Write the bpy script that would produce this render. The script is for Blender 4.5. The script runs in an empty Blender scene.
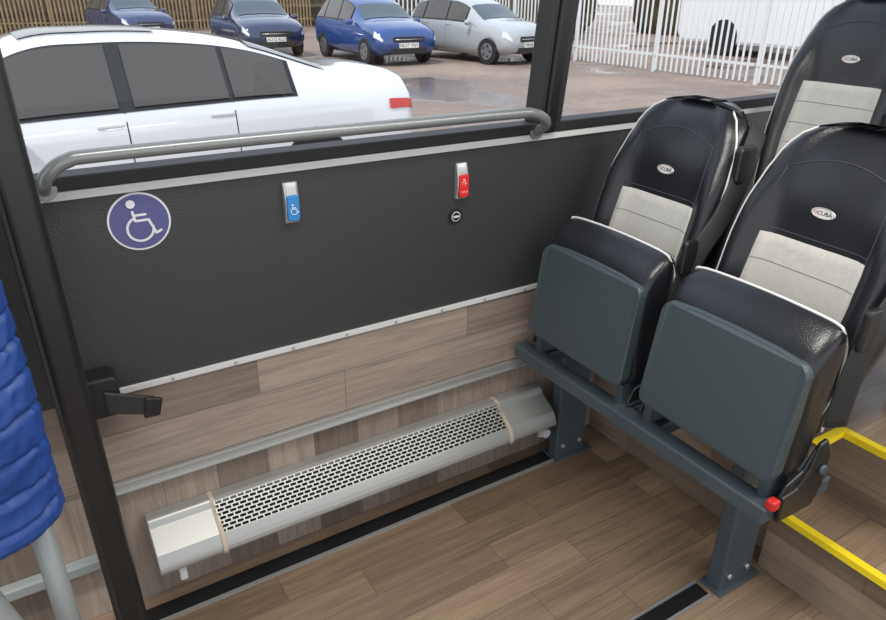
import bpy, bmesh, math, random
from mathutils import Vector, Matrix, noise
random.seed(7)
S=bpy.context.scene
COL=S.collection
S.view_settings.view_transform='Standard'
S.view_settings.exposure=.25

# ---------------------------------------------------------------- materials
def newmat(name):
    m=bpy.data.materials.new(name); m.use_nodes=True
    return m, m.node_tree.nodes, m.node_tree.links, m.node_tree.nodes['Principled BSDF']
def srgb(r,g,b):
    f=lambda c:(c/255/12.92) if c/255<=.04045 else ((c/255+.055)/1.055)**2.4
    return (f(r),f(g),f(b),1)
def mat(name,rgb,rough=.5,metal=0,bump=0,bscale=200,coat=0,var=0,vscale=5,crease=0,cdist=.004):
    m,n,l,p=newmat(name)
    c=srgb(*rgb); p.inputs['Base Color'].default_value=c
    p.inputs['Roughness'].default_value=rough; p.inputs['Metallic'].default_value=metal
    p.inputs['Coat Weight'].default_value=coat
    tc=n.new('ShaderNodeTexCoord')
    if bump:
        t=n.new('ShaderNodeTexNoise'); t.inputs['Scale'].default_value=bscale; t.inputs['Detail'].default_value=3
        l.new(tc.outputs['Object'],t.inputs['Vector'])
        b=n.new('ShaderNodeBump'); b.inputs['Strength'].default_value=bump; b.inputs['Distance'].default_value=.002
        l.new(t.outputs['Fac'],b.inputs['Height']); l.new(b.outputs['Normal'],p.inputs['Normal'])
        if crease:
            t2=n.new('ShaderNodeTexNoise'); t2.inputs['Scale'].default_value=crease; t2.inputs['Detail'].default_value=1; t2.inputs['Distortion'].default_value=.6
            l.new(tc.outputs['Object'],t2.inputs['Vector'])
            b2=n.new('ShaderNodeBump'); b2.inputs['Strength'].default_value=.5; b2.inputs['Distance'].default_value=cdist
            l.new(t2.outputs['Fac'],b2.inputs['Height']); l.new(b2.outputs['Normal'],b.inputs['Normal'])
    if var:
        t=n.new('ShaderNodeTexNoise'); t.inputs['Scale'].default_value=vscale; t.inputs['Detail'].default_value=5
        l.new(tc.outputs['Object'],t.inputs['Vector'])
        r=n.new('ShaderNodeValToRGB'); r.color_ramp.elements[0].position=.3; r.color_ramp.elements[1].position=.7
        r.color_ramp.elements[0].color=tuple(x*(1-var) for x in c[:3])+(1,)
        r.color_ramp.elements[1].color=tuple(min(1,x*(1+var)) for x in c[:3])+(1,)
        l.new(t.outputs['Fac'],r.inputs['Fac']); l.new(r.outputs['Color'],p.inputs['Base Color'])
    return m
def wood(name,ca,cb,dark,ua,va,length,width,rough=.4,gs=1.0,lo=.66,hi=1.1):
    m,n,l,p=newmat(name)
    tc=n.new('ShaderNodeTexCoord'); sx=n.new('ShaderNodeSeparateXYZ'); cx=n.new('ShaderNodeCombineXYZ')
    l.new(tc.outputs['Object'],sx.inputs[0]); l.new(sx.outputs[ua],cx.inputs[0]); l.new(sx.outputs[va],cx.inputs[1])
    br=n.new('ShaderNodeTexBrick'); br.offset=.37; br.offset_frequency=2
    br.inputs['Scale'].default_value=1; br.inputs['Brick Width'].default_value=length; br.inputs['Row Height'].default_value=width
    br.inputs['Mortar Size'].default_value=.0007; br.inputs['Mortar Smooth'].default_value=.2
    br.inputs['Color1'].default_value=srgb(*ca); br.inputs['Color2'].default_value=srgb(*cb); br.inputs['Mortar'].default_value=srgb(*dark)
    l.new(cx.outputs[0],br.inputs['Vector'])
    mp=n.new('ShaderNodeMapping'); mp.inputs['Scale'].default_value=(3*gs,55*gs,1)
    l.new(cx.outputs[0],mp.inputs['Vector'])
    add=n.new('ShaderNodeVectorMath'); add.operation='MULTIPLY_ADD'
    l.new(br.outputs['Color'],add.inputs[0]); add.inputs[1].default_value=(60,60,60); l.new(mp.outputs[0],add.inputs[2])
    no=n.new('ShaderNodeTexNoise'); no.inputs['Scale'].default_value=1; no.inputs['Detail'].default_value=8; no.inputs['Roughness'].default_value=.7; no.inputs['Distortion'].default_value=.8
    l.new(add.outputs[0],no.inputs['Vector'])
    r=n.new('ShaderNodeValToRGB'); e=r.color_ramp.elements; e[0].position=.34; e[1].position=.64
    e[0].color=(lo,lo,lo,1); e[1].color=(hi,hi,hi,1)
    l.new(no.outputs['Fac'],r.inputs['Fac'])
    mx=n.new('ShaderNodeMix'); mx.data_type='RGBA'; mx.blend_type='MULTIPLY'; mx.inputs[0].default_value=1
    l.new(br.outputs['Color'],mx.inputs[6]); l.new(r.outputs['Color'],mx.inputs[7])
    l.new(mx.outputs[2],p.inputs['Base Color']); p.inputs['Roughness'].default_value=rough
    b=n.new('ShaderNodeBump'); b.inputs['Strength'].default_value=.2; b.inputs['Distance'].default_value=.001
    l.new(no.outputs['Fac'],b.inputs['Height']); l.new(b.outputs['Normal'],p.inputs['Normal'])
    return m
def glassmat(name,tint):
    m=bpy.data.materials.new(name); m.use_nodes=True; n=m.node_tree.nodes; l=m.node_tree.links; n.clear()
    o=n.new('ShaderNodeOutputMaterial'); t=n.new('ShaderNodeBsdfTransparent'); t.inputs[0].default_value=tint
    g=n.new('ShaderNodeBsdfGlossy'); g.inputs['Roughness'].default_value=.02
    mx=n.new('ShaderNodeMixShader'); f=n.new('ShaderNodeLayerWeight'); f.inputs['Blend'].default_value=.5
    pw=n.new('ShaderNodeMath'); pw.operation='POWER'; pw.inputs[1].default_value=4
    ml=n.new('ShaderNodeMath'); ml.operation='MULTIPLY_ADD'; ml.inputs[1].default_value=.3; ml.inputs[2].default_value=.02
    l.new(f.outputs['Facing'],pw.inputs[0]); l.new(pw.outputs[0],ml.inputs[0]); l.new(ml.outputs[0],mx.inputs[0])
    l.new(t.outputs[0],mx.inputs[1]); l.new(g.outputs[0],mx.inputs[2]); l.new(mx.outputs[0],o.inputs[0])
    return m

M_floor=wood('floor_planks',(156,133,109),(116,97,79),(70,57,47),0,1,.55,.10,.3)
M_wallh=wood('wall_planks_horizontal',(152,138,127),(120,107,98),(76,68,62),0,2,.62,.125,.5)
M_wallv=wood('wall_planks_vertical',(158,143,130),(104,92,82),(76,68,61),2,0,.7,.13,.5)
M_riser=wood('riser_planks',(142,125,107),(110,94,79),(70,58,48),1,2,.5,.13,.5)
M_dark=mat('charcoal_textured_panel',(47,49,51),.34,0,1,280,var=.12,vscale=350)
M_black=mat('black_plastic',(23,24,26),.38)
M_rubber=mat('black_rubber',(32,33,35),.6,0,.2,300)
M_white=mat('white_trim',(192,194,194),.4)
M_alu=mat('brushed_aluminium',(174,176,176),.35,.6,.1,150)
M_rail=mat('grey_painted_steel',(124,128,129),.28,.35)
M_heat=mat('satin_metal',(168,169,166),.42,.55,.05,80)
M_lattice=mat('grille_metal',(174,175,172),.42,.35)
M_beige=mat('beige_tape',(180,167,148),.6)
M_leather=mat('black_leather',(28,30,34),.28,0,.3,260)
M_leather2=mat('black_leather_cushion',(28,30,34),.28,0,.3,260,crease=9,cdist=.005)
M_fabric=mat('light_grey_fabric',(188,186,180),.85,0,.6,420,var=.05,vscale=60)
M_seam=mat('dark_seam',(124,123,120),.8)
M_stitch=mat('grey_stitching',(62,64,68),.7)
M_pipe=mat('white_piping',(212,212,210),.4)
M_under=mat('slate_plastic',(59,70,74),.4,0,.25,240)
M_frame=mat('slate_painted_steel',(69,79,85),.42,.1,.1,60,var=.08,vscale=9)
M_belt=mat('black_webbing',(34,35,37),.55,0,.4,500)
M_red=mat('red_plastic',(196,36,36),.4)
M_blue=mat('blue_plastic',(38,120,185),.4)
M_navy=mat('indigo_sticker',(74,76,124),.5)
M_stick=mat('white_sticker',(204,204,210),.5)
M_pale=mat('pale_red_print',(235,170,165),.5)
M_yel=mat('yellow_nosing',(240,212,30),.5,0,.3,300)
M_jack=mat('blue_nylon',(16,58,126),.55,0,.4,45)
M_tubeg=mat('pale_grey_paint',(142,148,148),.4,.2)
M_silver=mat('badge_silver',(190,190,190),.3,.5)
M_badge=mat('badge_face',(205,205,203),.4)
M_ceil=mat('ceiling_vinyl',(200,200,198),.7)
M_glass=glassmat('clear_glass',(.96,.97,.97,1))

# ---------------------------------------------------------------- builders
def link(o,parent=None):
    COL.objects.link(o)
    if parent: o.parent=parent
    return o
def mk(name,verts,faces,m,parent=None,smooth=False,loc=None):
    me=bpy.data.meshes.new(name); me.from_pydata([tuple(v) for v in verts],[],faces); me.validate()
    bm=bmesh.new(); bm.from_mesh(me); bmesh.ops.recalc_face_normals(bm,faces=bm.faces); bm.to_mesh(me); bm.free()
    me.materials.append(m)
    if smooth:
        for p in me.polygons: p.use_smooth=True
    o=bpy.data.objects.new(name,me)
    if loc: o.location=loc
    return link(o,parent)
def empty(name,loc,label,cat,group=None):
    o=bpy.data.objects.new(name,None); o.location=loc; o.empty_display_size=.1; COL.objects.link(o)
    return tag(o,label,cat,group)
def tag(o,label,cat,group=None):
    o['label']=label; o['category']=cat
    if group:o['group']=group
    return o
def struct(o): o['kind']='structure'; return o
def boxgeo(a,b):
    x0,y0,z0=a;x1,y1,z1=b
    v=[(x0,y0,z0),(x1,y0,z0),(x1,y1,z0),(x0,y1,z0),(x0,y0,z1),(x1,y0,z1),(x1,y1,z1),(x0,y1,z1)]
    f=[(0,3,2,1),(4,5,6,7),(0,1,5,4),(1,2,6,5),(2,3,7,6),(3,0,4,7)]
    return v,f
def bevel(o,w,seg=2):
    if w:
        b=o.modifiers.new('bevel','BEVEL'); b.width=w; b.segments=seg; b.limit_method='ANGLE'
    return o
def box(name,a,b,m,parent=None,bv=.003,warp=None,loc=None):
    v,f=boxgeo(a,b)
    if warp: v=[warp(p) for p in v]
    return bevel(mk(name,v,f,m,parent,loc=loc),bv)
def multibox(name,boxes,m,parent=None,bv=0,warp=None,loc=None):
    V=[];F=[]
    for a,b in boxes:
        v,f=boxgeo(a,b); k=len(V)
        V+= [warp(p) for p in v] if warp else v
        F+=[tuple(i+k for i in q) for q in f]
    return bevel(mk(name,V,F,m,parent,loc=loc),bv)
def smoothpath(pts,n=6):
    P=[Vector(p) for p in pts]; out=[]
    for i in range(len(P)-1):
        p0=P[max(i-1,0)];p1=P[i];p2=P[i+1];p3=P[min(i+2,len(P)-1)]
        for j in range(n):
            t=j/n
            out.append(.5*((2*p1)+(-p0+p2)*t+(2*p0-5*p1+4*p2-p3)*t*t+(-p0+3*p1-3*p2+p3)*t**3))
    out.append(P[-1]); return out
def tube(name,pts,r,m,parent=None,seg=12,smooth=0,closed=False,r2=None,up=(0,0,1),loc=None,radii=None):
    P=smoothpath(pts,smooth) if smooth else [Vector(p) for p in pts]
    V=[];F=[];N=len(P);r2=r2 or r
    T=[(P[min(i+1,N-1)]-P[max(i-1,0)]).normalized() for i in range(N)]
    u=Vector(up); u=(u-T[0]*u.dot(T[0]))
    if u.length<1e-3: u=T[0].orthogonal()
    u.normalize()
    for i in range(N):
        u=(u-T[i]*u.dot(T[i])).normalized(); w=T[i].cross(u)
        k=radii[i] if radii else 1
        for j in range(seg):
            a=2*math.pi*j/seg
            V.append(P[i]+(u*math.cos(a)*r+w*math.sin(a)*r2)*k)
    for i in range(N-1):
        for j in range(seg):
            F.append((i*seg+j,i*seg+(j+1)%seg,(i+1)*seg+(j+1)%seg,(i+1)*seg+j))
    F.append(tuple(range(seg))[::-1]); F.append(tuple((N-1)*seg+j for j in range(seg)))
    return mk(name,V,F,m,parent,True,loc=loc)
def cyl(name,a,b,r,m,parent=None,seg=24,bv=.001,loc=None):
    o=tube(name,[a,b],r,m,parent,seg,loc=loc)
    for p in o.data.polygons: p.use_smooth=len(p.vertices)==4
    return bevel(o,bv)
def ell(name,c,rad,m,parent=None,seg=20,rings=12,loc=None):
    bm=bmesh.new(); bmesh.ops.create_uvsphere(bm,u_segments=seg,v_segments=rings,radius=1)
    me=bpy.data.meshes.new(name)
    for v in bm.verts: v.co=Vector((v.co.x*rad[0]+c[0],v.co.y*rad[1]+c[1],v.co.z*rad[2]+c[2]))
    bm.to_mesh(me);bm.free(); me.materials.append(m)
    for p in me.polygons:p.use_smooth=True
    o=bpy.data.objects.new(name,me)
    if loc:o.location=loc
    return link(o,parent)
def prism(name,outline,d0,d1,axis,m,parent=None,bv=.004,warp=None,loc=None,seg=2):
    def pt(a,b,d):
        return {0:(d,a,b),1:(a,d,b),2:(a,b,d)}[axis]
    n=len(outline)
    V=[pt(a,b,d0) for a,b in outline]+[pt(a,b,d1) for a,b in outline]
    if warp: V=[warp(p) for p in V]
    F=[tuple(range(n)),tuple(range(2*n-1,n-1,-1))]+[(i,(i+1)%n,n+(i+1)%n,n+i) for i in range(n)]
    return bevel(mk(name,V,F,m,parent,loc=loc),bv,seg)
def rrect(w,h,r,cx=0,cy=0,n=6):
    out=[]
    for sx,sy,a0 in ((1,1,0),(-1,1,90),(-1,-1,180),(1,-1,270)):
        for i in range(n+1):
            a=math.radians(a0+90*i/n)
            out.append((cx+sx*(w/2-r)+r*math.cos(a),cy+sy*(h/2-r)+r*math.sin(a)))
    return out
def strokes(name,lines,discs,w,y,m,parent,cx,cz,s):
    V=[];F=[];lay=[0]
    def Y():
        lay[0]+=1; return y-.00002*lay[0]
    def disc(x,z,r,n=20):
        k=len(V);yy=Y()
        for i in range(n):
            a=-2*math.pi*i/n; V.append((cx+s*(x+r*math.cos(a)),yy,cz+s*(z+r*math.sin(a))))
        F.append(tuple(range(k,k+n)))
    for L in lines:
        for i in range(len(L)-1):
            a=Vector(L[i]);b=Vector(L[i+1]);d=(b-a).normalized()*w/2; q=Vector((-d.y,d.x)); k=len(V);yy=Y()
            for p in (a+q,a-q,b-q,b+q): V.append((cx+s*p.x,yy,cz+s*p.y))
            F.append((k,k+1,k+2,k+3))
        for p in L: disc(p[0],p[1],w/2,10)
    for d in discs: disc(*d)
    return mk(name,V,F,m,parent)
def text(name,body,size,m,parent,loc,rot,ext=.0006,extr_w=1.0):
    cu=bpy.data.curves.new(name,'FONT'); cu.body=body; cu.size=size; cu.align_x='CENTER'; cu.align_y='CENTER'; cu.extrude=ext
    o=bpy.data.objects.new(name,cu); COL.objects.link(o)
    dg=bpy.context.evaluated_depsgraph_get(); me=bpy.data.meshes.new_from_object(o.evaluated_get(dg))
    bpy.data.objects.remove(o); me.materials.clear(); me.materials.append(m)
    o=bpy.data.objects.new(name,me); o.location=loc; o.rotation_euler=rot; o.scale=(extr_w,1,1)
    return link(o,parent)
D=math.radians

# ---------------------------------------------------------------- shell
XL,XR=-1.3,5.4
struct(box('wall_window_side',(XL,0,.605),(XR,.04,1.062),M_dark,bv=0))
struct(box('wall_middle_side',(XL,0,.36),(XR,.04,.605),M_wallh,bv=0))
struct(box('wall_lower_side',(XL,0,0),(XR,.04,.36),M_wallv,bv=0))
struct(box('floor',(XL,-3.2,-.05),(1.55,.04,0),M_floor,bv=0))
struct(multibox('floor_platform',[((1.55,-.765,-.05),(XR,0,.398)),((1.66,-3.2,-.05),(XR,-.765,.398))],M_riser,bv=0))
struct(box('floor_upper',(1.552,-.763,.398),(XR,0,.4),M_floor,bv=0))
struct(box('floor_aisle',(1.662,-3.2,.398),(XR,-.763,.4),M_floor,bv=0))
struct(box('floor_step',(1.49,-3.2,-.02),(1.66,-.745,.2),M_floor,bv=0))
struct(box('baseboard_step',(1.485,-3.2,0),(1.49,-.745,.19),M_riser,bv=0))
struct(box('ceiling',(XL,-3.2,2.25),(XR,0,2.3),M_ceil,bv=0))
struct(multibox('trim_1',[((1.478,-3.2,.2),(1.500,-.745,.2025)),((1.478,-3.2,.184),(1.481,-.745,.2))],M_yel,bv=0))
struct(multibox('trim_2',[((1.652,-3.2,.4),(1.674,-.765,.4025)),((1.652,-3.2,.384),(1.655,-.765,.4)),((1.54,-.787,.4),(1.652,-.765,.4025)),((1.54,-.787,.384),(1.652,-.784,.4))],M_yel,bv=0))
struct(box('trim_3',(XL,-.008,1.048),(XR,0,1.066),M_white,bv=.002))
t4=struct(box('trim_4',(-.02,-.006,.60),(1.27,0,.615),M_white,bv=.001))
for i in range(9):
    cyl('screw',(.05+i*.145,-.009,.6075),(.05+i*.145,-.006,.6075),.0035,M_alu,t4,10,0)
struct(multibox('trim_5',[((-.02,-.012,.35),(1.33,0,.372)),((-.02,-.02,.348),(1.33,0,.353))],M_alu,bv=.001))
struct(box('trim_6',(-.9,-.094,0),(1.31,-.045,.004),M_black,bv=0))
struct(box('trim_7',(-.9,-.104,0),(1.31,-.095,.006),M_alu,bv=0))
struct(box('trim_8',(-.9,-.745,0),(1.285,-.705,.004),M_black,bv=0))
struct(box('trim_9',(-.9,-.753,0),(1.285,-.746,.006),M_alu,bv=0))
struct(box('trim_10',(-.9,-.704,0),(1.285,-.697,.006),M_alu,bv=0))
struct(box('trim_11',(-.6,-.03,.165),(-.02,0,.195),M_tubeg,bv=.004))

lean=lambda p:(p[0],p[1]-.115*(p[2]-1.05),p[2])
def window(idx,x0,x1):
    f=struct(multibox('window_%d'%idx,[((x0,-.01,1.067),(x1,.05,1.096)),((x0,-.01,2.05),(x1,.05,2.25)),
        ((x0,-.01,1.096),(x0+.022,.05,2.05)),((x1-.022,-.01,1.096),(x1,.05,2.05))],M_rubber,warp=lean,bv=.003))
    V=[lean(p) for p in ((x0+.02,.02,1.083),(x1-.02,.02,1.083),(x1-.02,.02,2.06),(x0+.02,.02,2.06))]
    mk('glass_pane',V,[(0,1,2,3)],M_glass,f)
window(1,-.10,1.235); window(2,1.275,5.2)
struct(box('wall_pillar',(1.235,-.02,1.067),(1.275,.05,2.25),M_black,warp=lean,bv=.006))
struct(box('wall_corner',(-1.3,-.02,1.067),(-.10,.05,2.25),M_dark,warp=lean,bv=.004))

g=empty('grab_rail',(.03,0,1.07),'grey painted steel grab rail bolted below the window','rail')
o=g.location
pp=[(.03,-.012,1.075),(.03,-.045,1.09),(.04,-.06,1.112),(.075,-.065,1.135),(.15,-.065,1.14),(.6,-.065,1.14),(1.08,-.065,1.138),(1.16,-.065,1.133),(1.20,-.06,1.115),(1.215,-.045,1.095),(1.215,-.012,1.075)]
tube('rail_tube',[Vector(p)-o for p in pp],.0135,M_rail,g,14,6)
for x in (.03,1.215):
    cyl('mounting_flange',Vector((x,0,1.073))-o,Vector((x,-.014,1.075))-o,.022,M_rail,g)

pl=empty('pillar_pole',(-.004,-.15,0),'black padded upright pole beside the wheelchair bay','pole')
pw=lambda p:(p[0]-.010*p[2],p[1],p[2])
prism('pole_body',rrect(.064,.05,.018),0,2.25,2,M_black,pl,0,warp=pw)
prism('base_plate',rrect(.09,.09,.02),0,.012,2,M_black,pl,.002)

st=empty('wheelchair_sign',(.187,0,.984),'round indigo and white wheelchair symbol sticker','sign')
cyl('white_rim',(0,0,0),(0,-.0015,0),.0615,M_stick,st,48,0)
cyl('blue_disc',(0,-.001,0),(0,-.0025,0),.0575,M_navy,st,48,0)
arc=[(-.02+.43*math.cos(D(a)),-.26+.43*math.sin(D(a))) for a in range(118,372,8)]
WL=[[(-.19,.38),(-.14,.04),(.30,.04),(.48,-.48),(.66,-.40)],[(-.17,.24),(.22,.24)],arc]
WD=[(-.21,.66,.15)]
strokes('wheelchair_symbol',WL,WD,.085,-.0032,M_stick,st,0,0,.059)

def push(x,z,m,label,kind):
    e=empty('bell_push',(x,0,z),label,'call button')
    # curved slim housing: profile bulges from the wall
    n=10;V=[];F=[]
    for i in range(n+1):
        t=-1+2*i/n; d=.020*(1-.55*t*t); zz=.047*t; w_=.0165
        V+=[(-w_,0,zz),(-w_,-d*.8,zz),(-w_+.005,-d,zz),(w_-.005,-d,zz),(w_,-d*.8,zz),(w_,0,zz)]
    for i in range(n):
        for j in range(5): F.append((i*6+j,i*6+j+1,(i+1)*6+j+1,(i+1)*6+j))
    F.append(tuple(range(6)));F.append(tuple(n*6+j for j in range(6)))
    mk('housing',V,F,M_alu,e)
    prism('button_face',rrect(.029,.060,.007,0,-.010),-.0235,-.010,1,m,e,.003)
    if kind=='w':
        strokes('symbol',WL,WD,.11,-.0240,M_stick,e,0,-.012,.017)
    else:
        strokes('symbol',[[(-.5,.1),(.1,.1)],[(-.5,.1),(-.5,-.4)],[(.1,.5),(.1,-.7)],[(.1,-.1),(.5,-.3)]],[(-.2,.55,.2)],.14,-.0240,M_pale,e,0,.0,.013)
        text('lettering','STOP',.008,M_pale,e,(0,-.0242,-.026),(math.pi/2,0,0),.0003)
push(.512,.978,M_blue,'blue accessible call button in silver housing on dark panel','w')
push(.977,.968,M_red,'red stop button in silver housing on dark panel','s')
lk=empty('panel_lock',(.963,0,.873),'small round black panel lock with white slot','lock')
cyl('lock_ring',(0,0,0),(0,-.006,0),.021,M_black,lk,28)
cyl('lock_face',(0,-.005,0),(0,-.0066,0),.0135,M_stick,lk,24,0)
cyl('lock_barrel',(0,-.006,0),(0,-.0072,0),.0115,M_black,lk,24,0)
strokes('lock_slot',[[(-.6,.0),(.6,.0)]],[],.5,-.0075,M_stick,lk,0,0,.011)

ba=empty('belt_anchor',(.047,-.02,.630),'black webbing strap and buckle hanging from panel anchor','belt')
prism('retractor_housing',rrect(.07,.095,.014,-.003,0),-.04,.019,1,M_black,ba,.006)
prism('strap',[(.0,-.035),(.05,-.052),(.085,-.064),(.098,-.022),(.055,-.004),(.0,.02)],-.050,-.040,1,M_belt,ba,.004,seg=3)
prism('buckle',[(.066,-.066),(.100,-.068),(.112,-.026),(.076,-.014)],-.055,-.046,1,M_black,ba,.004)

# ---------------------------------------------------------------- heater
h=empty('convector_heater',(.075,0,0),'long brushed metal floor heater with slotted grille along the wall','heater')
HL=1.205
def arcprof():
    out=[(0,.260),(-.026,.262)]
    for i in range(1,5): a=D(90-i*10); out.append((-.030-.10*0-.035*(1-math.sin(a))*3*.0-.004*i,.262-.0012*i*i))
    out+= [(-.105,.207)]
    for i in range(1,7):
        t=i/6; out.append((-.105-.018*math.sin(t*math.pi/2),.207-.041*t))
    out+=[(-.120,.160),(-.112,.157),(0,.157)]
    return out
prof=arcprof()
def houseseg(name,x0,x1,pr,m):
    n=len(pr); V=[(x0,a,b) for a,b in pr]+[(x1,a,b) for a,b in pr]
    F=[tuple(range(n)),tuple(range(2*n-1,n-1,-1))]+[(i,(i+1)%n,n+(i+1)%n,n+i) for i in range(n)]
    return bevel(mk(name,V,F,m,h),.002)
houseseg('heater_body',.003,HL-.003,[(a*.9,.205+(b-.205)*.84) for a,b in prof],mat('heater_inside',(22,22,24),.7))
houseseg('end_cover',0,.155,prof,M_heat); houseseg('end_cover',1.03,HL,prof,M_heat)
houseseg('rear_rail',.155,1.03,[(0,.260),(-.03,.262),(-.043,.258),(-.043,.25),(0,.25)],M_heat)
houseseg('front_rail',.155,1.03,[(-.103,.208),(-.109,.200),(-.116,.188),(-.121,.176),(-.123,.166),(-.120,.160),(-.112,.157),(-.09,.157),(-.098,.2)],M_heat)
A=Vector((0,-.042,.2595));B=Vector((0,-.105,.2065))
rows=8; V=[];F=[]
nrm=Vector((0,-.053,.063)).normalized()*.002
def quad(x0,x1,t0,t1):
    k=len(V)
    for off in (Vector((0,0,0)),-nrm):
        for x,t in ((x0,t0),(x1,t0),(x1,t1),(x0,t1)):
            p=A.lerp(B,t)+off; V.append((x,p.y,p.z))
    F.extend([(k,k+1,k+2,k+3),(k+4,k+7,k+6,k+5),(k,k+4,k+5,k+1),(k+2,k+6,k+7,k+3),(k+1,k+5,k+6,k+2),(k,k+3,k+7,k+4)])
hb=.018
for r in range(rows+1):
    quad(.155,1.03,r/rows-hb if r else 0,min(1,r/rows+hb))
pitch=.019
for r in range(rows):
    x=.155+(pitch/2 if r%2 else 0)
    while x<1.028:
        quad(x,min(x+.0034,1.03),r/rows+hb,(r+1)/rows-hb); x+=pitch
mk('slotted_grille',V,F,M_lattice,h)
def band(x):
    pr=[(a*1.02-.001,b+.002 if b>.16 else b-.002) for a,b in prof]
    houseseg('joint_strap',x,x+.012,pr,M_beige)
band(.148); band(1.024)
prism('foot',rrect(.018,.018,.004,.05,-.105),.118,.16,2,M_white,h,.001)
cyl('pipe_stub',(HL-.02,-.075,.165),(HL-.02,-.075,.10),.009,M_white,h)
cyl('valve_knob',(HL-.02,-.07,.125),(HL-.02,-.105,.125),.015,M_white,h)

# ---------------------------------------------------------------- seats
def lerpkey(keys,z):
    for i in range(len(keys)-1):
        a,b=keys[i],keys[i+1]
        if z<=b[0]:
            t=(z-a[0])/(b[0]-a[0]); t=max(0,t); t=t*t*(3-2*t)*.4+t*.6
            return a[1]+(b[1]-a[1])*t
    return keys[-1][1]
HW=[(.50,.14),(.62,.178),(.78,.205),(.90,.208),(.98,.201),(1.05,.187),(1.10,.170),(1.135,.147),(1.155,.118),(1.167,.08),(1.172,.045)]
def xc(z): return .115+.29*(z-.5)
def front(u,z,off=0):
    hw=lerpkey(HW,z); a=abs(u)
    k=1 if z<.96 else max(.3,1-(z-.96)/.16)
    bol=.040*k*math.exp(-((a-.80)/.2)**2)
    rnd=.038*max(0,(a-.80)/.2)**2.2
    top=.05*max(0,(z-1.105)/.065)**2 if z>1.105 else 0
    head=.022*math.exp(-((z-1.04)/.09)**2)*(1-a*a)
    return Vector((xc(z)-bol+rnd+top*.6-head-off,u*hw,z))
def build_seat(folded=True):
    e=empty('bus_seat',(0,0,0),'x','seat')
    zs=[.50+.64*i/30 for i in range(31)]+[1.148,1.156,1.162,1.167,1.170,1.172]
    nu=24;V=[];F=[]
    for z in zs:
        hw=lerpkey(HW,z)
        for i in range(nu+1):
            u=-1+2*i/nu; V.append(front(u,z))
        th=.085 if z<1.09 else .085-.05*((z-1.09)/.082)**2
        for i in range(nu+1):
            u=1-2*i/nu; a=abs(u); V.append(Vector((xc(z)+th-.03*a**4,u*hw*.985,z)))
    R=2*(nu+1)
    for r in range(len(zs)-1):
        for i in range(R): F.append((r*R+i,r*R+(i+1)%R,(r+1)*R+(i+1)%R,(r+1)*R+i))
    F.append(tuple(range(R))); F.append(tuple((len(zs)-1)*R+i for i in range(R)))
    back=mk('backrest',V,F,M_leather,e,True)
    def patch(name,uf,z0,z1,off,m,par,n=12,nv=10,rc=0):
        V=[];F=[]
        eps=.012
        ts=[0,eps]+[i/n for i in range(1,n)]+[1-eps,1]; tv=[0,eps]+[i/nv for i in range(1,nv)]+[1-eps,1]
        for j,v in enumerate(tv):
            z=z0+(z1-z0)*v; ua,ub=uf(z)
            for i,t in enumerate(ts):
                u=ua+(ub-ua)*t
                edge=(i in(0,len(ts)-1)) or (j in(0,len(tv)-1)); V.append(front(u,z,-.003 if edge else off))
        W=len(ts)
        for j in range(len(tv)-1):
            for i in range(W-1):
                k=j*W+i; F.append((k,k+1,k+W+1,k+W))
        return mk(name,V,F,m,par,True)
    tap=lambda w0,w1,z0,z1:(lambda z:(-(w0+(w1-w0)*(z-z0)/(z1-z0)),(w0+(w1-w0)*(z-z0)/(z1-z0))))
    ins=patch('backrest_insert',tap(.66,.60,.53,.93),.53,.93,.004,M_fabric,back,14,16)
    for z in (.868,.805,.745):
        tube('seam',[front(.59*u/8,z,.0042) for u in range(-8,9)],.0010,M_seam,ins,6)
    # stitched seams outlining the upper panel
    tube('stitch_line',[front(.60*u/10,.940,.0008) for u in range(-10,11)],.0012,M_stitch,back,6)
    tube('stitch_line',[front(.66*u/12,1.105-.03*(u/12)**2,.0008) for u in range(-12,13)],.0012,M_stitch,back,6)
    for sg in(1,-1):
        tube('stitch_line',[front(sg*(.60+.06*max(0,(z-.94)/.14)),z,.0008) for z in [.60+.034*i for i in range(15)]],.0012,M_stitch,back,6)
    zt=[z for z in zs if z<1.16]
    for sg in(1,-1): tube('piping',[front(sg*.93,z,.0015) for z in zt],.0027,M_pipe,back,8)
    bx=front(0,1.0,.001)
    n=28; ang=math.atan(.29)-.1
    def ring_disc(rr_list):
        Vb=[];Fb=[]
        for rr,off in rr_list:
            for i in range(n):
                a=2*math.pi*i/n; zz=.0115*rr*math.sin(a)
                Vb.append((-off+zz*math.tan(ang),.0275*rr*math.cos(a),zz))
        for r in range(len(rr_list)-1):
            for i in range(n): Fb.append((r*n+i,r*n+(i+1)%n,(r+1)*n+(i+1)%n,(r+1)*n+i))
        Fb.append(tuple((len(rr_list)-1)*n+i for i in range(n)))
        return Vb,Fb
    Vb,Fb=ring_disc([(1,0),(1,.003),(.86,.0038),(.84,.0028)])
    bd=mk('badge',Vb,Fb,M_silver,e,True,loc=bx+Vector((.002,0,0)))
    Vb,Fb=ring_disc([(.83,.0026),(.82,.0030)])
    mk('badge_face',Vb,Fb,M_badge,bd)
    rot=Matrix(((0,math.sin(ang),-math.cos(ang)),(-1,0,0),(0,math.cos(ang),math.sin(ang)))).to_euler()
    text('lettering','CUBA',.0125,M_black,bd,Vector((-.0034,-.004,0)),rot,.0004)
    tube('emblem_ring',[(-.0035+.0034*math.sin(a)*math.tan(ang),.0170+.0034*math.cos(a),.0034*math.sin(a)) for a in [2*math.pi*i/14 for i in range(15)]],.0006,M_red,bd,6)
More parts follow.
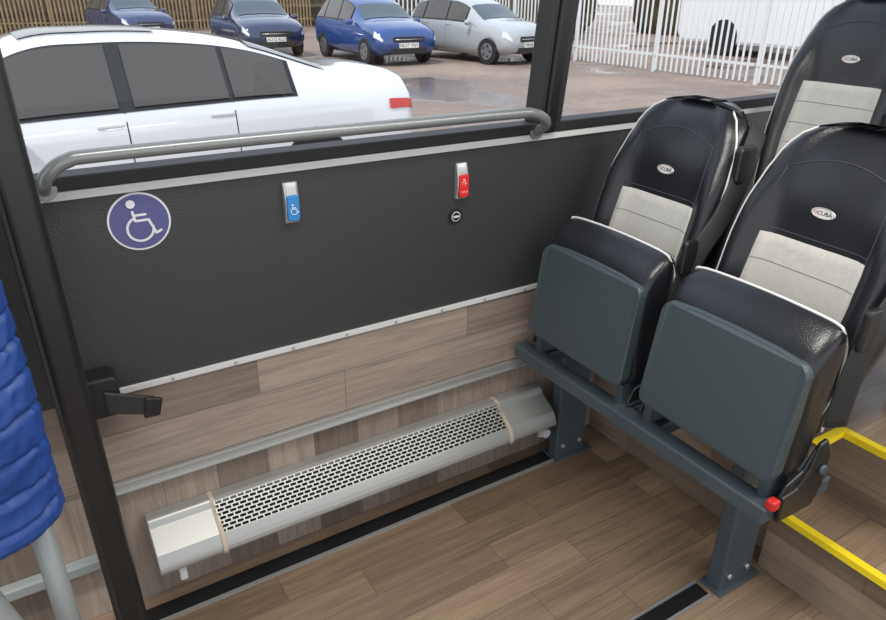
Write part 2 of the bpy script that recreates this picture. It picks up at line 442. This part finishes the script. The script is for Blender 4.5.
    if folded:
        prof=[(.022,.505),(.014,.62),(.016,.740),(.028,.790),(.052,.822),(.085,.846),(.108,.850),(.124,.830),(.126,.77),(.108,.64),(.092,.53),(.05,.495)]
        cx=.07;cz=.66;H=.187
    else:
        prof=[(-.33,.44),(-.345,.475),(-.33,.515),(-.27,.53),(-.1,.52),(.06,.515),(.10,.50),(.10,.43),(-.1,.42),(-.28,.425)]
        cx=-.12;cz=.47;H=.2
    pr=[(p.x,p.z) for p in smoothpath([(a,0,b) for a,b in prof+[prof[0]]],3)[:-1]]
    V=[];F=[];n=len(pr)
    ys=[(-1,.50),(-.995,.68),(-.98,.82),(-.95,.91),(-.89,.97),(-.8,.995),(-.6,1.0),(-.3,1.0),(0,1.0),(.3,1.0),(.6,1.0),(.8,.995),(.89,.97),(.95,.91),(.98,.82),(.995,.68),(1,.50)]
    def zmap(b,y,s):
        sag=.008*(y*y) if folded else 0
        return cz+(b-cz)*(1-(1-s)*.38)-sag*max(0,(b-.75)/.1)
    for y,s in ys:
        for a,b in pr: V.append((cx+(a-cx)*s,y*H,zmap(b,y,s)))
    for r in range(len(ys)-1):
        for i in range(n): F.append((r*n+i,r*n+(i+1)%n,(r+1)*n+(i+1)%n,(r+1)*n+i))
    F.append(tuple(range(n)));F.append(tuple((len(ys)-1)*n+i for i in range(n)))
    cu=mk('seat_cushion',V,F,M_leather2,e,True)
    if folded:
        top=[(cx+(.099-cx)*s,y*H,zmap(.8515,y,s)+.0008) for y,s in ys if abs(y)<=.951]
        def side(sg): return [(.112,sg*(H+.0005),.60),(.118,sg*(H+.0005),.68),(.119,sg*(H-.0005),.75),(.114,sg*(H-.003),.80)]
        tube('piping',side(-1)+top+side(1)[::-1],.0031,M_pipe,cu,8,4)
        ol=[(.182,.755),(.178,.770),(.166,.779),(.10,.785),(0,.787),(-.10,.785),(-.166,.779),(-.178,.770),(-.182,.755),(-.186,.535),(-.181,.518),(-.166,.511),(.166,.511),(.181,.518),(.186,.535)]
        sl=lambda p:(p[0]+.10*(p[2]-.645)+.02*max(0,(p[2]-.73)/.06)**2,p[1],p[2])
        prism('underside_panel',ol,-.014,.022,0,M_under,e,.006,warp=sl,seg=4)
        for sy in (1,-1):
            prism('hinge_bracket',[(.0,.462),(.13,.462),(.15,.50),(.13,.57),(.10,.57),(.07,.52),(.02,.50)],sy*.190,sy*.198,1,M_black,e,.003)
    tube('seat_belt',[(.36,-.165,1.12),(.32,-.186,1.09),(.275,-.203,1.02),(.215,-.2135,.93),(.155,-.2135,.86),(.12,-.209,.77),(.12,-.205,.62)],.026,M_belt,e,10,6,r2=.0024,up=(1,0,0))
    prism('belt_guide',rrect(.06,.09,.014,.28,1.05),-.2105,-.186,1,M_black,e,.007)
    prism('belt_buckle',rrect(.045,.09,.012,.125,.845),-.2155,-.200,1,M_black,e,.005)
    return e
def copytree(src,loc,label,group):
    n=src.copy(); COL.objects.link(n); n.location=loc; tag(n,label,'seat',group)
    def rec(s,d):
        for c in list(s.children):
            k=c.copy(); COL.objects.link(k); k.parent=d; rec(c,k)
    rec(src,n); return n
G='tip-up bus seats';G2='raised platform bus seats'
s1=build_seat(); s1.location=(1.195,-.264,0); tag(s1,'black leather tip-up seat folded up beside the window','seat',G)
s2=copytree(s1,(1.195,-.692,-.004),'black leather tip-up seat folded up beside the aisle',G)
s1.rotation_euler=(D(.8),0,0); s2.rotation_euler=(D(1.3),0,0)
s3=build_seat(False); s3.location=(1.94,-.275,.24); tag(s3,'black leather seat with grey insert on the platform by window','seat',G2)
s4=copytree(s3,(1.94,-.705,.24),'black leather seat with grey insert on the platform by aisle',G2)

fr=empty('seat_frame',(1.2,-.5,0),'slate painted steel bench frame carrying two tip-up seats','seat frame')
o=fr.location
def fb(name,a,b,m=M_frame,bv=.004): return box(name,Vector(a)-o,Vector(b)-o,m,fr,bv)
fb('front_beam',(1.165,-.895,.405),(1.215,-.03,.445)); fb('rear_beam',(1.36,-.895,.395),(1.405,-.03,.435))
for y in(-.10,-.44,-.54,-.87): fb('cross_member',(1.21,y-.02,.40),(1.365,y+.02,.435))
for y in(-.10,-.43,-.53,-.86): fb('seat_bracket',(1.20,y-.012,.44),(1.27,y+.012,.50),M_frame,.003)
for y in(-.08,-.735):
    fb('leg',(1.31,y-.022,0),(1.43,y+.022,.40),bv=.006)
    fb('foot_plate',(1.30,y-.035,0),(1.46,y+.035,.008),bv=.002)
    for z in(.05,.34):
        for x in(1.335,1.405): cyl('bolt',Vector((x,y-.02,z))-o,Vector((x,y-.03,z))-o,.007,M_alu,fr,8,0)
prism('end_bracket',[(a-1.2,b) for a,b in ((1.20,.405),(1.32,.40),(1.345,.45),(1.345,.53),(1.32,.575),(1.295,.57),(1.28,.51),(1.25,.475),(1.20,.47))],-.408,-.397,1,M_black,fr,.004)
cyl('pivot_bolt',(.12,-.408,.50),(.12,-.416,.50),.012,M_frame,fr,16,.002)
fb('release_lever',(1.172,-.908,.444),(1.196,-.886,.468),M_red,.005)
fr2=empty('seat_frame',(1.95,-.5,.4),'slate painted steel seat base on the raised platform','seat frame')
for n_,a,b in (('front_beam',(-.035,-.44,.20),(.015,.44,.245)),('rear_beam',(.10,-.44,.20),(.14,.44,.245)),('leg',(.0,-.28,0),(.12,-.24,.20)),('leg',(.0,.3,0),(.12,.34,.20))):
    box(n_,a,b,M_frame,fr2,.004)

# ---------------------------------------------------------------- jacket on frame
sf=empty('stanchion_frame',(-.30,-.33,0),'pale grey tubular frame standing behind the pole','frame')
tube('upright_tube',[(.19,.03,0),(.19,.03,.62)],.020,M_tubeg,sf,16)
tube('upright_tube',[(-.165,.03,0),(-.165,.03,.62)],.020,M_tubeg,sf,16)
tube('cross_tube',[(-.165,.03,.62),(.185,.03,.62)],.020,M_tubeg,sf,16)
tube('brace_tube',[(.075,-.03,.60),(.10,-.035,.45),(.16,-.045,.22),(.20,-.05,.02)],.020,M_tubeg,sf,16,5)
jk=empty('puffer_jacket',(-.29,-.33,.575),'royal blue quilted puffer jacket draped over the frame','jacket')
V=[];F=[];rows=260;seg=160
for r in range(rows+1):
    t=r/rows
    end=min(1,(t/.04)**.5,((1-t)/.06+.02)**.5)
    for j in range(seg):
        a=2*math.pi*j/seg
        ca=math.copysign(abs(math.cos(a))**.8,math.cos(a)); sa=math.copysign(abs(math.sin(a))**.7,math.sin(a))
        bx_,by_=.238*ca,.08*sa; z=.54*t
        wob=.030*noise.noise(Vector((bx_*6,by_*6+3,z*4)))
        ph=abs(math.sin(math.pi*((z+wob)/.055)))
        puff=1-(1-min(1,ph/.7))**2
        cr=noise.noise(Vector((bx_*30,by_*30,z*22+5)))
        wr=.018*noise.noise(Vector((bx_*6,by_*6,z*6)))+.006*(1-2*abs(cr))*(1.1-ph*.6)*.8+.0025*noise.noise(Vector((bx_*100,by_*100,z*40)))
        sx=(.240-.02*t)*(.88+.12*end)-.009*(1-puff)+wr
        sy=(.08-.02*t)*(.6+.4*end)-.009*(1-puff)+wr
        V.append((sx*ca,sy*sa,z+.012*math.sin(2*a+1)))
for r in range(rows):
    for j in range(seg): F.append((r*seg+j,r*seg+(j+1)%seg,(r+1)*seg+(j+1)%seg,(r+1)*seg+j))
F.append(tuple(range(seg)));F.append(tuple(rows*seg+j for j in range(seg)))
mk('jacket_body',V,F,M_jack,jk,True)
n=80; P=[(-.06-.03*math.sin(i/n*3),-.08-.01*math.sin(i/n*5),.50-.38*i/n) for i in range(n+1)]
tube('sleeve',P,.06,M_jack,jk,24,r2=.035,radii=[.92+.08*abs(math.sin(math.pi*i/n*7))**.5 for i in range(n+1)])
tube('collar',[(-.14,.02,.53),(-.05,.05,.55),(.06,.04,.54),(.11,0,.52)],.035,M_jack,jk,14,6)

# ---------------------------------------------------------------- outside
GZ=-.32
m,nn,ll,p=newmat('wet_tarmac')
tc=nn.new('ShaderNodeTexCoord'); t=nn.new('ShaderNodeTexNoise'); t.inputs['Scale'].default_value=.35; t.inputs['Detail'].default_value=8; t.inputs['Roughness'].default_value=.6
ll.new(tc.outputs['Object'],t.inputs['Vector'])
r=nn.new('ShaderNodeValToRGB'); e=r.color_ramp.elements; e[0].position=.38; e[0].color=srgb(108,93,84); e[1].position=.62; e[1].color=srgb(148,129,116)
t3=nn.new('ShaderNodeTexNoise'); t3.inputs['Scale'].default_value=3; t3.inputs['Detail'].default_value=10; t3.inputs['Roughness'].default_value=.75
ll.new(tc.outputs['Object'],t3.inputs['Vector'])
ll.new(t.outputs['Fac'],r.inputs['Fac'])
mx=nn.new('ShaderNodeMix'); mx.data_type='RGBA'; mx.blend_type='OVERLAY'; mx.inputs[0].default_value=.45
ll.new(r.outputs['Color'],mx.inputs[6]); ll.new(t3.outputs['Fac'],mx.inputs[7]); ll.new(mx.outputs[2],p.inputs['Base Color'])
r2=nn.new('ShaderNodeValToRGB'); e=r2.color_ramp.elements; e[0].position=.40; e[0].color=(.15,.15,.15,1); e[1].position=.50; e[1].color=(.8,.8,.8,1)
ll.new(t.outputs['Fac'],r2.inputs['Fac']); ll.new(r2.outputs['Color'],p.inputs['Roughness'])
M_ground=m
gd=struct(mk('floor_yard',[(-60,.3,GZ),(60,.3,GZ),(60,90,GZ),(-60,90,GZ)],[(0,1,2,3)],M_ground))

M_tyre=mat('tyre',(28,28,30),.8); M_alloy=mat('alloy',(170,172,175),.3,.8)
M_cglass=mat('car_glass',(72,68,64),.18,0); M_chrome=mat('chrome',(200,200,205),.15,.9)
M_wind=mat('windscreen_glass',(66,76,84),.1,0); M_roofg=mat('sunroof_glass',(26,28,30),.12,0)
M_tail=mat('tail_light_red',(200,20,20),.2,coat=.6); M_lens=mat('headlight_lens',(215,220,225),.1,.3)
M_plate=mat('number_plate',(235,235,225),.5); M_ink=mat('plate_ink',(20,20,20),.6)
def catm(a,t):
    n=len(a)-1; t=max(0,min(n,t)); i=min(int(t),n-1); f=t-i
    p0=a[max(i-1,0)];p1=a[i];p2=a[i+1];p3=a[min(i+2,n)]
    return .5*(2*p1+(p2-p0)*f+(2*p0-5*p1+4*p2-p3)*f*f+(3*p1-p0-3*p2+p3)*f**3)
SEDAN=dict(st=[(-2.45,.38,.74,.80,.92,.62),(-2.42,.30,.84,.87,1.03,.68),(-2.25,.26,.89,.905,1.08,.75),(-1.75,.22,.91,.92,1.11,.75),(-1.05,.20,.91,.91,1.33,.61),(-.5,.2,.91,.895,1.415,.585),(.1,.2,.91,.88,1.435,.59),(.6,.2,.91,.87,1.38,.60),(1.25,.2,.90,.86,1.04,.72),(1.9,.22,.89,.82,.93,.70),(2.3,.28,.83,.70,.82,.64),(2.45,.36,.68,.56,.68,.5)],
  side=[(3.66,4.42),(4.5,5.70),(5.88,7.35)],rear=(3.15,4.0),fronts=(7.25,8.0),wb=(-1.45,1.5),wr=.33,mir=.85,roof=(5.2,6.9),tail=(.12,2.2,3.45,3.78))
HATCH=dict(st=[(-1.95,.38,.66,.80,.95,.55),(-1.90,.30,.78,.90,1.10,.60),(-1.75,.25,.84,.95,1.36,.56),(-1.35,.2,.85,.95,1.47,.58),(-.7,.2,.85,.94,1.50,.59),(-.1,.2,.85,.93,1.48,.60),(.35,.2,.85,.92,1.36,.62),(.95,.2,.85,.92,1.04,.70),(1.45,.22,.84,.86,.96,.70),(1.82,.28,.80,.74,.84,.66),(1.95,.34,.70,.58,.70,.56)],
  side=[(2.2,3.2),(3.3,4.6),(4.7,6.1)],rear=(1.1,2.2),fronts=(6.1,7.0),wb=(-1.25,1.25),wr=.31,mir=.65,roof=None,tail=(.15,1.55,3.25,3.92))
def car(loc,ang,spec,rgb,label,plate=None,name='car'):
    e=empty(name,loc,label,'car'); e.rotation_euler=(0,0,ang)
    paint=mat('car_paint_%d_%d_%d'%rgb,rgb,.25,.1,coat=1)
    st=spec['st'];ns=len(st)-1
    def pt(s,k,off=0):
        x,zb,w,zt,zr,wr=[catm([q[i] for q in st],s) for i in range(6)]
        sg=1 if k>=0 else -1; k=abs(k)
        key=[(0,zb),(w*.85,zb),(w,zb+.14),(w*1.01,(zb+zt)/2+.07),(w*.965,zt),(wr,zr-.045),(wr*.72,zr-.005),(0,zr+.012)]
        i=min(int(k),6);f=k-i;a=key[i];b=key[i+1]
        return Vector((x,sg*(a[0]+(b[0]-a[0])*f),a[1]+(b[1]-a[1])*f))
    ks=[i*.5 for i in range(15)]; ring=ks+[-k for k in reversed(ks[1:-1])]
    V=[];F=[];NS=ns*6
    for i in range(NS+1):
        for k in ring: V.append(pt(i*ns/NS,k))
    R=len(ring)
    for i in range(NS):
        for j in range(R): F.append((i*R+j,i*R+(j+1)%R,(i+1)*R+(j+1)%R,(i+1)*R+j))
    F.append(tuple(range(R)));F.append(tuple(NS*R+j for j in range(R)))
    body=mk('body',V,F,paint,e,True)
    def patch(nm,s0,s1,k0,k1,m,par,off=.008,n=10,kc=None,shear=0):
        V=[];F=[]
        for i in range(n+1):
            for j in range(n+1):
                s=s0+(s1-s0)*i/n+shear*j/n;k=k0+(k1-k0)*j/n
                p=pt(s,k);d=(pt(s+.05,k)-pt(s-.05,k)).cross(pt(s,k+.05)-pt(s,k-.05))
                d.normalize()
                if d.dot(p-Vector((p.x*.8,0,.7)))<0:d=-d
                V.append(p+d*off)
        for i in range(n):
            for j in range(n): q=i*(n+1)+j;F.append((q,q+1,q+n+2,q+n+1))
        return mk(nm,V,F,m,par,True)
    for sg in(1,-1):
        sd=spec['side']
        patch('window_surround',sd[0][0]-.06,sd[-1][1]+.04,sg*4.05,sg*4.95,M_black,e,.006,40)
        for a,b in sd: patch('side_window',a,b,sg*4.10,sg*4.91,M_cglass,e,.020,24)
        for a,b in sd[1:]:
            s=a+.15;q=pt(s,sg*3.8); box('door_handle',(q.x-.09,q.y-.012,q.z-.012),(q.x+.09,q.y+.012,q.z+.012),paint,e,.005)
            patch('door_gap',a-.06,a-.045,sg*2.2,sg*4.05,M_black,e,.002,8)
        patch('tail_light',spec['tail'][0],spec['tail'][1],sg*spec['tail'][2],sg*spec['tail'][3],M_tail,e,.012,16)
        patch('headlight',ns-1.35,ns-.12,sg*3.3,sg*4.0,M_lens,e,.012,8)
    for (a,b),nm in ((spec['rear'],'rear_window'),(spec['fronts'],'windshield')):
        V=[];F=[];n=10;kk=[5.15,5.6,6,6.5,6.98]; kk=kk+[-k for k in reversed(kk)]
        for i in range(n+1):
            for k in kk:
                s=a+(b-a)*i/n;p=pt(s,k);V.append(p+Vector(((.006 if nm=='windshield' else -.006),0,.012)))
        W=len(kk)
        for i in range(n):
            for j in range(W-1):q=i*W+j;F.append((q,q+1,q+W+1,q+W))
        mk(nm,V,F,M_wind,e,True)
    if spec['roof']:
        a,b=spec['roof'];V=[];F=[];n=10;kk=[5.9,6.1,6.5,6.98,-6.98,-6.5,-6.1,-5.9]
        for i in range(n+1):
            for k in kk: V.append(pt(a+(b-a)*i/n,k)+Vector((0,0,.010)))
        for i in range(n):
            for j in range(7):q=i*8+j;F.append((q,q+1,q+9,q+8))
        mk('sunroof',V,F,M_roofg,e,True)
    Lx=st[-1][0]; Rx=st[0][0]; hw=st[4][2]
    for sg in(1,-1):
        ell('wing_mirror',(spec['mir'],sg*(hw+.10),.95),(.06,.11,.07),paint,e,14,8)
        for x in spec['wb']:
            r=spec['wr']; y0=sg*(hw-.16);y1=sg*(hw+.015)
            ti=cyl('wheel',(x,y0,r),(x,y1,r),r,M_tyre,e,28,.02)
            cyl('hubcap',(x,y1-sg*.02,r),(x,y1+sg*.008,r),r*.62,M_alloy,ti,20,.004)
            for q in range(5):
                an=q*2*math.pi/5
                cyl('spoke_gap',(x+r*.40*math.cos(an),y1+sg*.005,r+r*.40*math.sin(an)),(x+r*.40*math.cos(an),y1+sg*.0095,r+r*.40*math.sin(an)),.032,M_black,ti,10,0)
            a=[(x+(r+.02)*math.cos(D(q)),sg*(hw-.004),r+(r+.02)*math.sin(D(q))) for q in range(0,181,15)]
            tube('wheel_arch',a,.010,M_black,e,8)
    prism('grille',rrect(.85,.12,.03,0,.60),Lx-.06,Lx+.012,0,M_black,e,.005)
    tube('grille_bar',[(Lx+.014,-.38,.60),(Lx+.016,0,.60),(Lx+.014,.38,.60)],.010,M_chrome,e,8)
    prism('lower_intake',rrect(1.0,.14,.04,0,.34),Lx-.08,Lx+.004,0,M_black,e,.005)
    pt_=prism('number_plate',rrect(.52,.11,.01,0,.465),Lx+.0,Lx+.02,0,M_plate,e,.002)
    if plate: text('plate_lettering',plate,.11,M_ink,pt_,(Lx+.022,0,.465),(math.pi/2,0,math.pi/2),.001)
    return e
car((.70,4.92,GZ),D(182),SEDAN,(222,224,228),'white saloon car parked beside the bus on wet tarmac')
car((8.55,15.9,GZ),D(-90),HATCH,(28,66,128),'blue hatchback parked in front of the fence','NL57 YNV')
car((11.0,14.7,GZ),D(-80),HATCH,(168,172,174),'silver hatchback parked beside the white fence','MK68 XRC')
car((6.5,19.2,GZ),D(-92),HATCH,(22,36,74),'dark navy hatchback parked facing the bus','AU12 KLD')
car((4.2,25.5,GZ),D(-80),HATCH,(34,50,92),'dark blue car parked at the end of the yard',None)

M_fw=mat('galvanised_white',(212,215,215),.5,.1); M_fb=mat('weathered_steel',(140,118,84),.8,0,var=.25,vscale=3)
def fence(x,y,ang,L,m,label,grp,H=2.2,pw=.06):
    e=empty('palisade_fence',(x,y,GZ),label,'fence',grp); e.rotation_euler=(0,0,ang)
    B=[];k=0
    while k*.15<L-.16:
        B.append((k*.15+.1,k*.15+.1+pw)); k+=1
    V=[];F=[]
    for a,b in B:
        q=len(V); mid=(a+b)/2
        V+= [(a,-.02,.05),(b,-.02,.05),(b,-.02,H-.08),(mid,-.02,H),(a,-.02,H-.08),(mid,-.045,.05),(mid,-.045,H)]
        F+=[(q,q+5,q+6,q+3,q+4),(q+5,q+1,q+2,q+3,q+6)]
    mk('pale_row',V,F,m,e)
    for z in(.35,H-.4): box('fence_rail',(.01,-.015,z),(L-.01,.03,z+.05),m,e,0)
    box('fence_post',(.0,.0,0),(.08,.08,H),m,e,0)
    return e
for i in range(6): fence(12.9,18.4-2.7*i,D(-90),2.68,M_fw,'white galvanised palisade fence panel at the yard edge','white palisade fence')
for i in range(9): fence(-11.3+2.7*i,31,0,2.68,M_fb,'weathered brown palisade fence panel behind the parked cars','brown palisade fence',2.6,.075)
fence(10.2,18.6,0,2.6,M_fw,'white galvanised palisade fence panel at the yard edge','white palisade fence')
ch=empty('coach',(19,9.5,GZ),'white coach parked beyond the palisade fence','coach')
prism('coach_body',rrect(9,2.9,.35,0,1.75),-1.2,1.2,0,mat('coach_white',(226,227,229),.3,coat=.5),ch,.1)
prism('coach_window',rrect(8.4,1.0,.15,0,2.25),-1.22,-1.2,0,M_roofg,ch,0)
for y in(-2.8,2.8): cyl('wheel',(-1.22,y,.48),(-.9,y,.48),.48,M_tyre,ch,28)
M_leaf=mat('scrub_foliage',(70,60,42),.9,0,var=.6,vscale=3)
def blob(name,x,y,rx,ry,h,label,cat,group=None):
    bm=bmesh.new(); bmesh.ops.create_icosphere(bm,subdivisions=5,radius=1)
    for v in bm.verts:
        q=v.co.normalized()
        P=Vector((q.x*rx,q.y*ry,q.z*h))
        f=1+.18*noise.noise(P*.9)+.12*noise.noise(P*2.5)
        e_=math.copysign(abs(q.x)**.6,q.x)
        v.co=Vector((e_*rx,q.y*ry*f,max(0,(math.copysign(abs(q.z)**.5,q.z)*.6+.4)*h*f)))
    me=bpy.data.meshes.new(name);bm.to_mesh(me);bm.free();me.materials.append(M_leaf)
    o=bpy.data.objects.new(name,me);o.location=(x,y,GZ);COL.objects.link(o);tag(o,label,cat,group)
blob('hedge',2,34,26,2.0,4.2,'long scrubby brown hedge behind the palisade fence','hedge')
for x,y in((26,20),(26,13),(26,6),(20,24)): blob('bush',x,y,2.4,2.6,4,'scrubby olive brown bush behind the fence','bush','bushes behind the fence')

# ---------------------------------------------------------------- light
w=bpy.data.worlds.new('World'); S.world=w; w.use_nodes=True; n=w.node_tree.nodes;l=w.node_tree.links
bg=n['Background']; tc=n.new('ShaderNodeTexCoord'); sx=n.new('ShaderNodeSeparateXYZ'); r=n.new('ShaderNodeValToRGB')
l.new(tc.outputs['Generated'],sx.inputs[0]); l.new(sx.outputs[2],r.inputs['Fac'])
r.color_ramp.elements[0].position=.0; r.color_ramp.elements[0].color=(.87,.87,.87,1); r.color_ramp.elements[1].position=.6; r.color_ramp.elements[1].color=(.60,.70,.86,1)
l.new(r.outputs['Color'],bg.inputs[0]); bg.inputs[1].default_value=1.4
sun=bpy.data.lights.new('sun','SUN'); sun.energy=2.4; sun.angle=D(3); sun.color=(1,.95,.88)
so=bpy.data.objects.new('sun',sun); so.rotation_euler=(D(35),0,D(-60)); COL.objects.link(so)
for i,(x,y) in enumerate(((.6,-.9),(2.0,-1.6))):  # added area lights that brighten the interior, not real fittings of the bus
    a=bpy.data.lights.new('ceiling_fill','AREA'); a.energy=22; a.shape='RECTANGLE'; a.size=1.2; a.size_y=.3; a.color=(1,.96,.9)
    ao=bpy.data.objects.new('ceiling_fill',a); ao.location=(x,y,2.22); COL.objects.link(ao)

# ---------------------------------------------------------------- camera
f=691.7
Xc=Vector((1237,315,-f)).normalized(); Yc=Vector((-470,327,-f)).normalized(); Uc=Xc.cross(Yc).normalized(); Yc=Uc.cross(Xc)
R=Matrix((Xc,Yc,Uc))
cam=bpy.data.cameras.new('camera'); cam.lens=f/886*36; cam.sensor_width=36; cam.clip_start=.02; cam.clip_end=300
co=bpy.data.objects.new('camera',cam); co.matrix_world=Matrix.Translation((0,-1.5,1.429))@R.to_4x4(); COL.objects.link(co)
S.camera=co
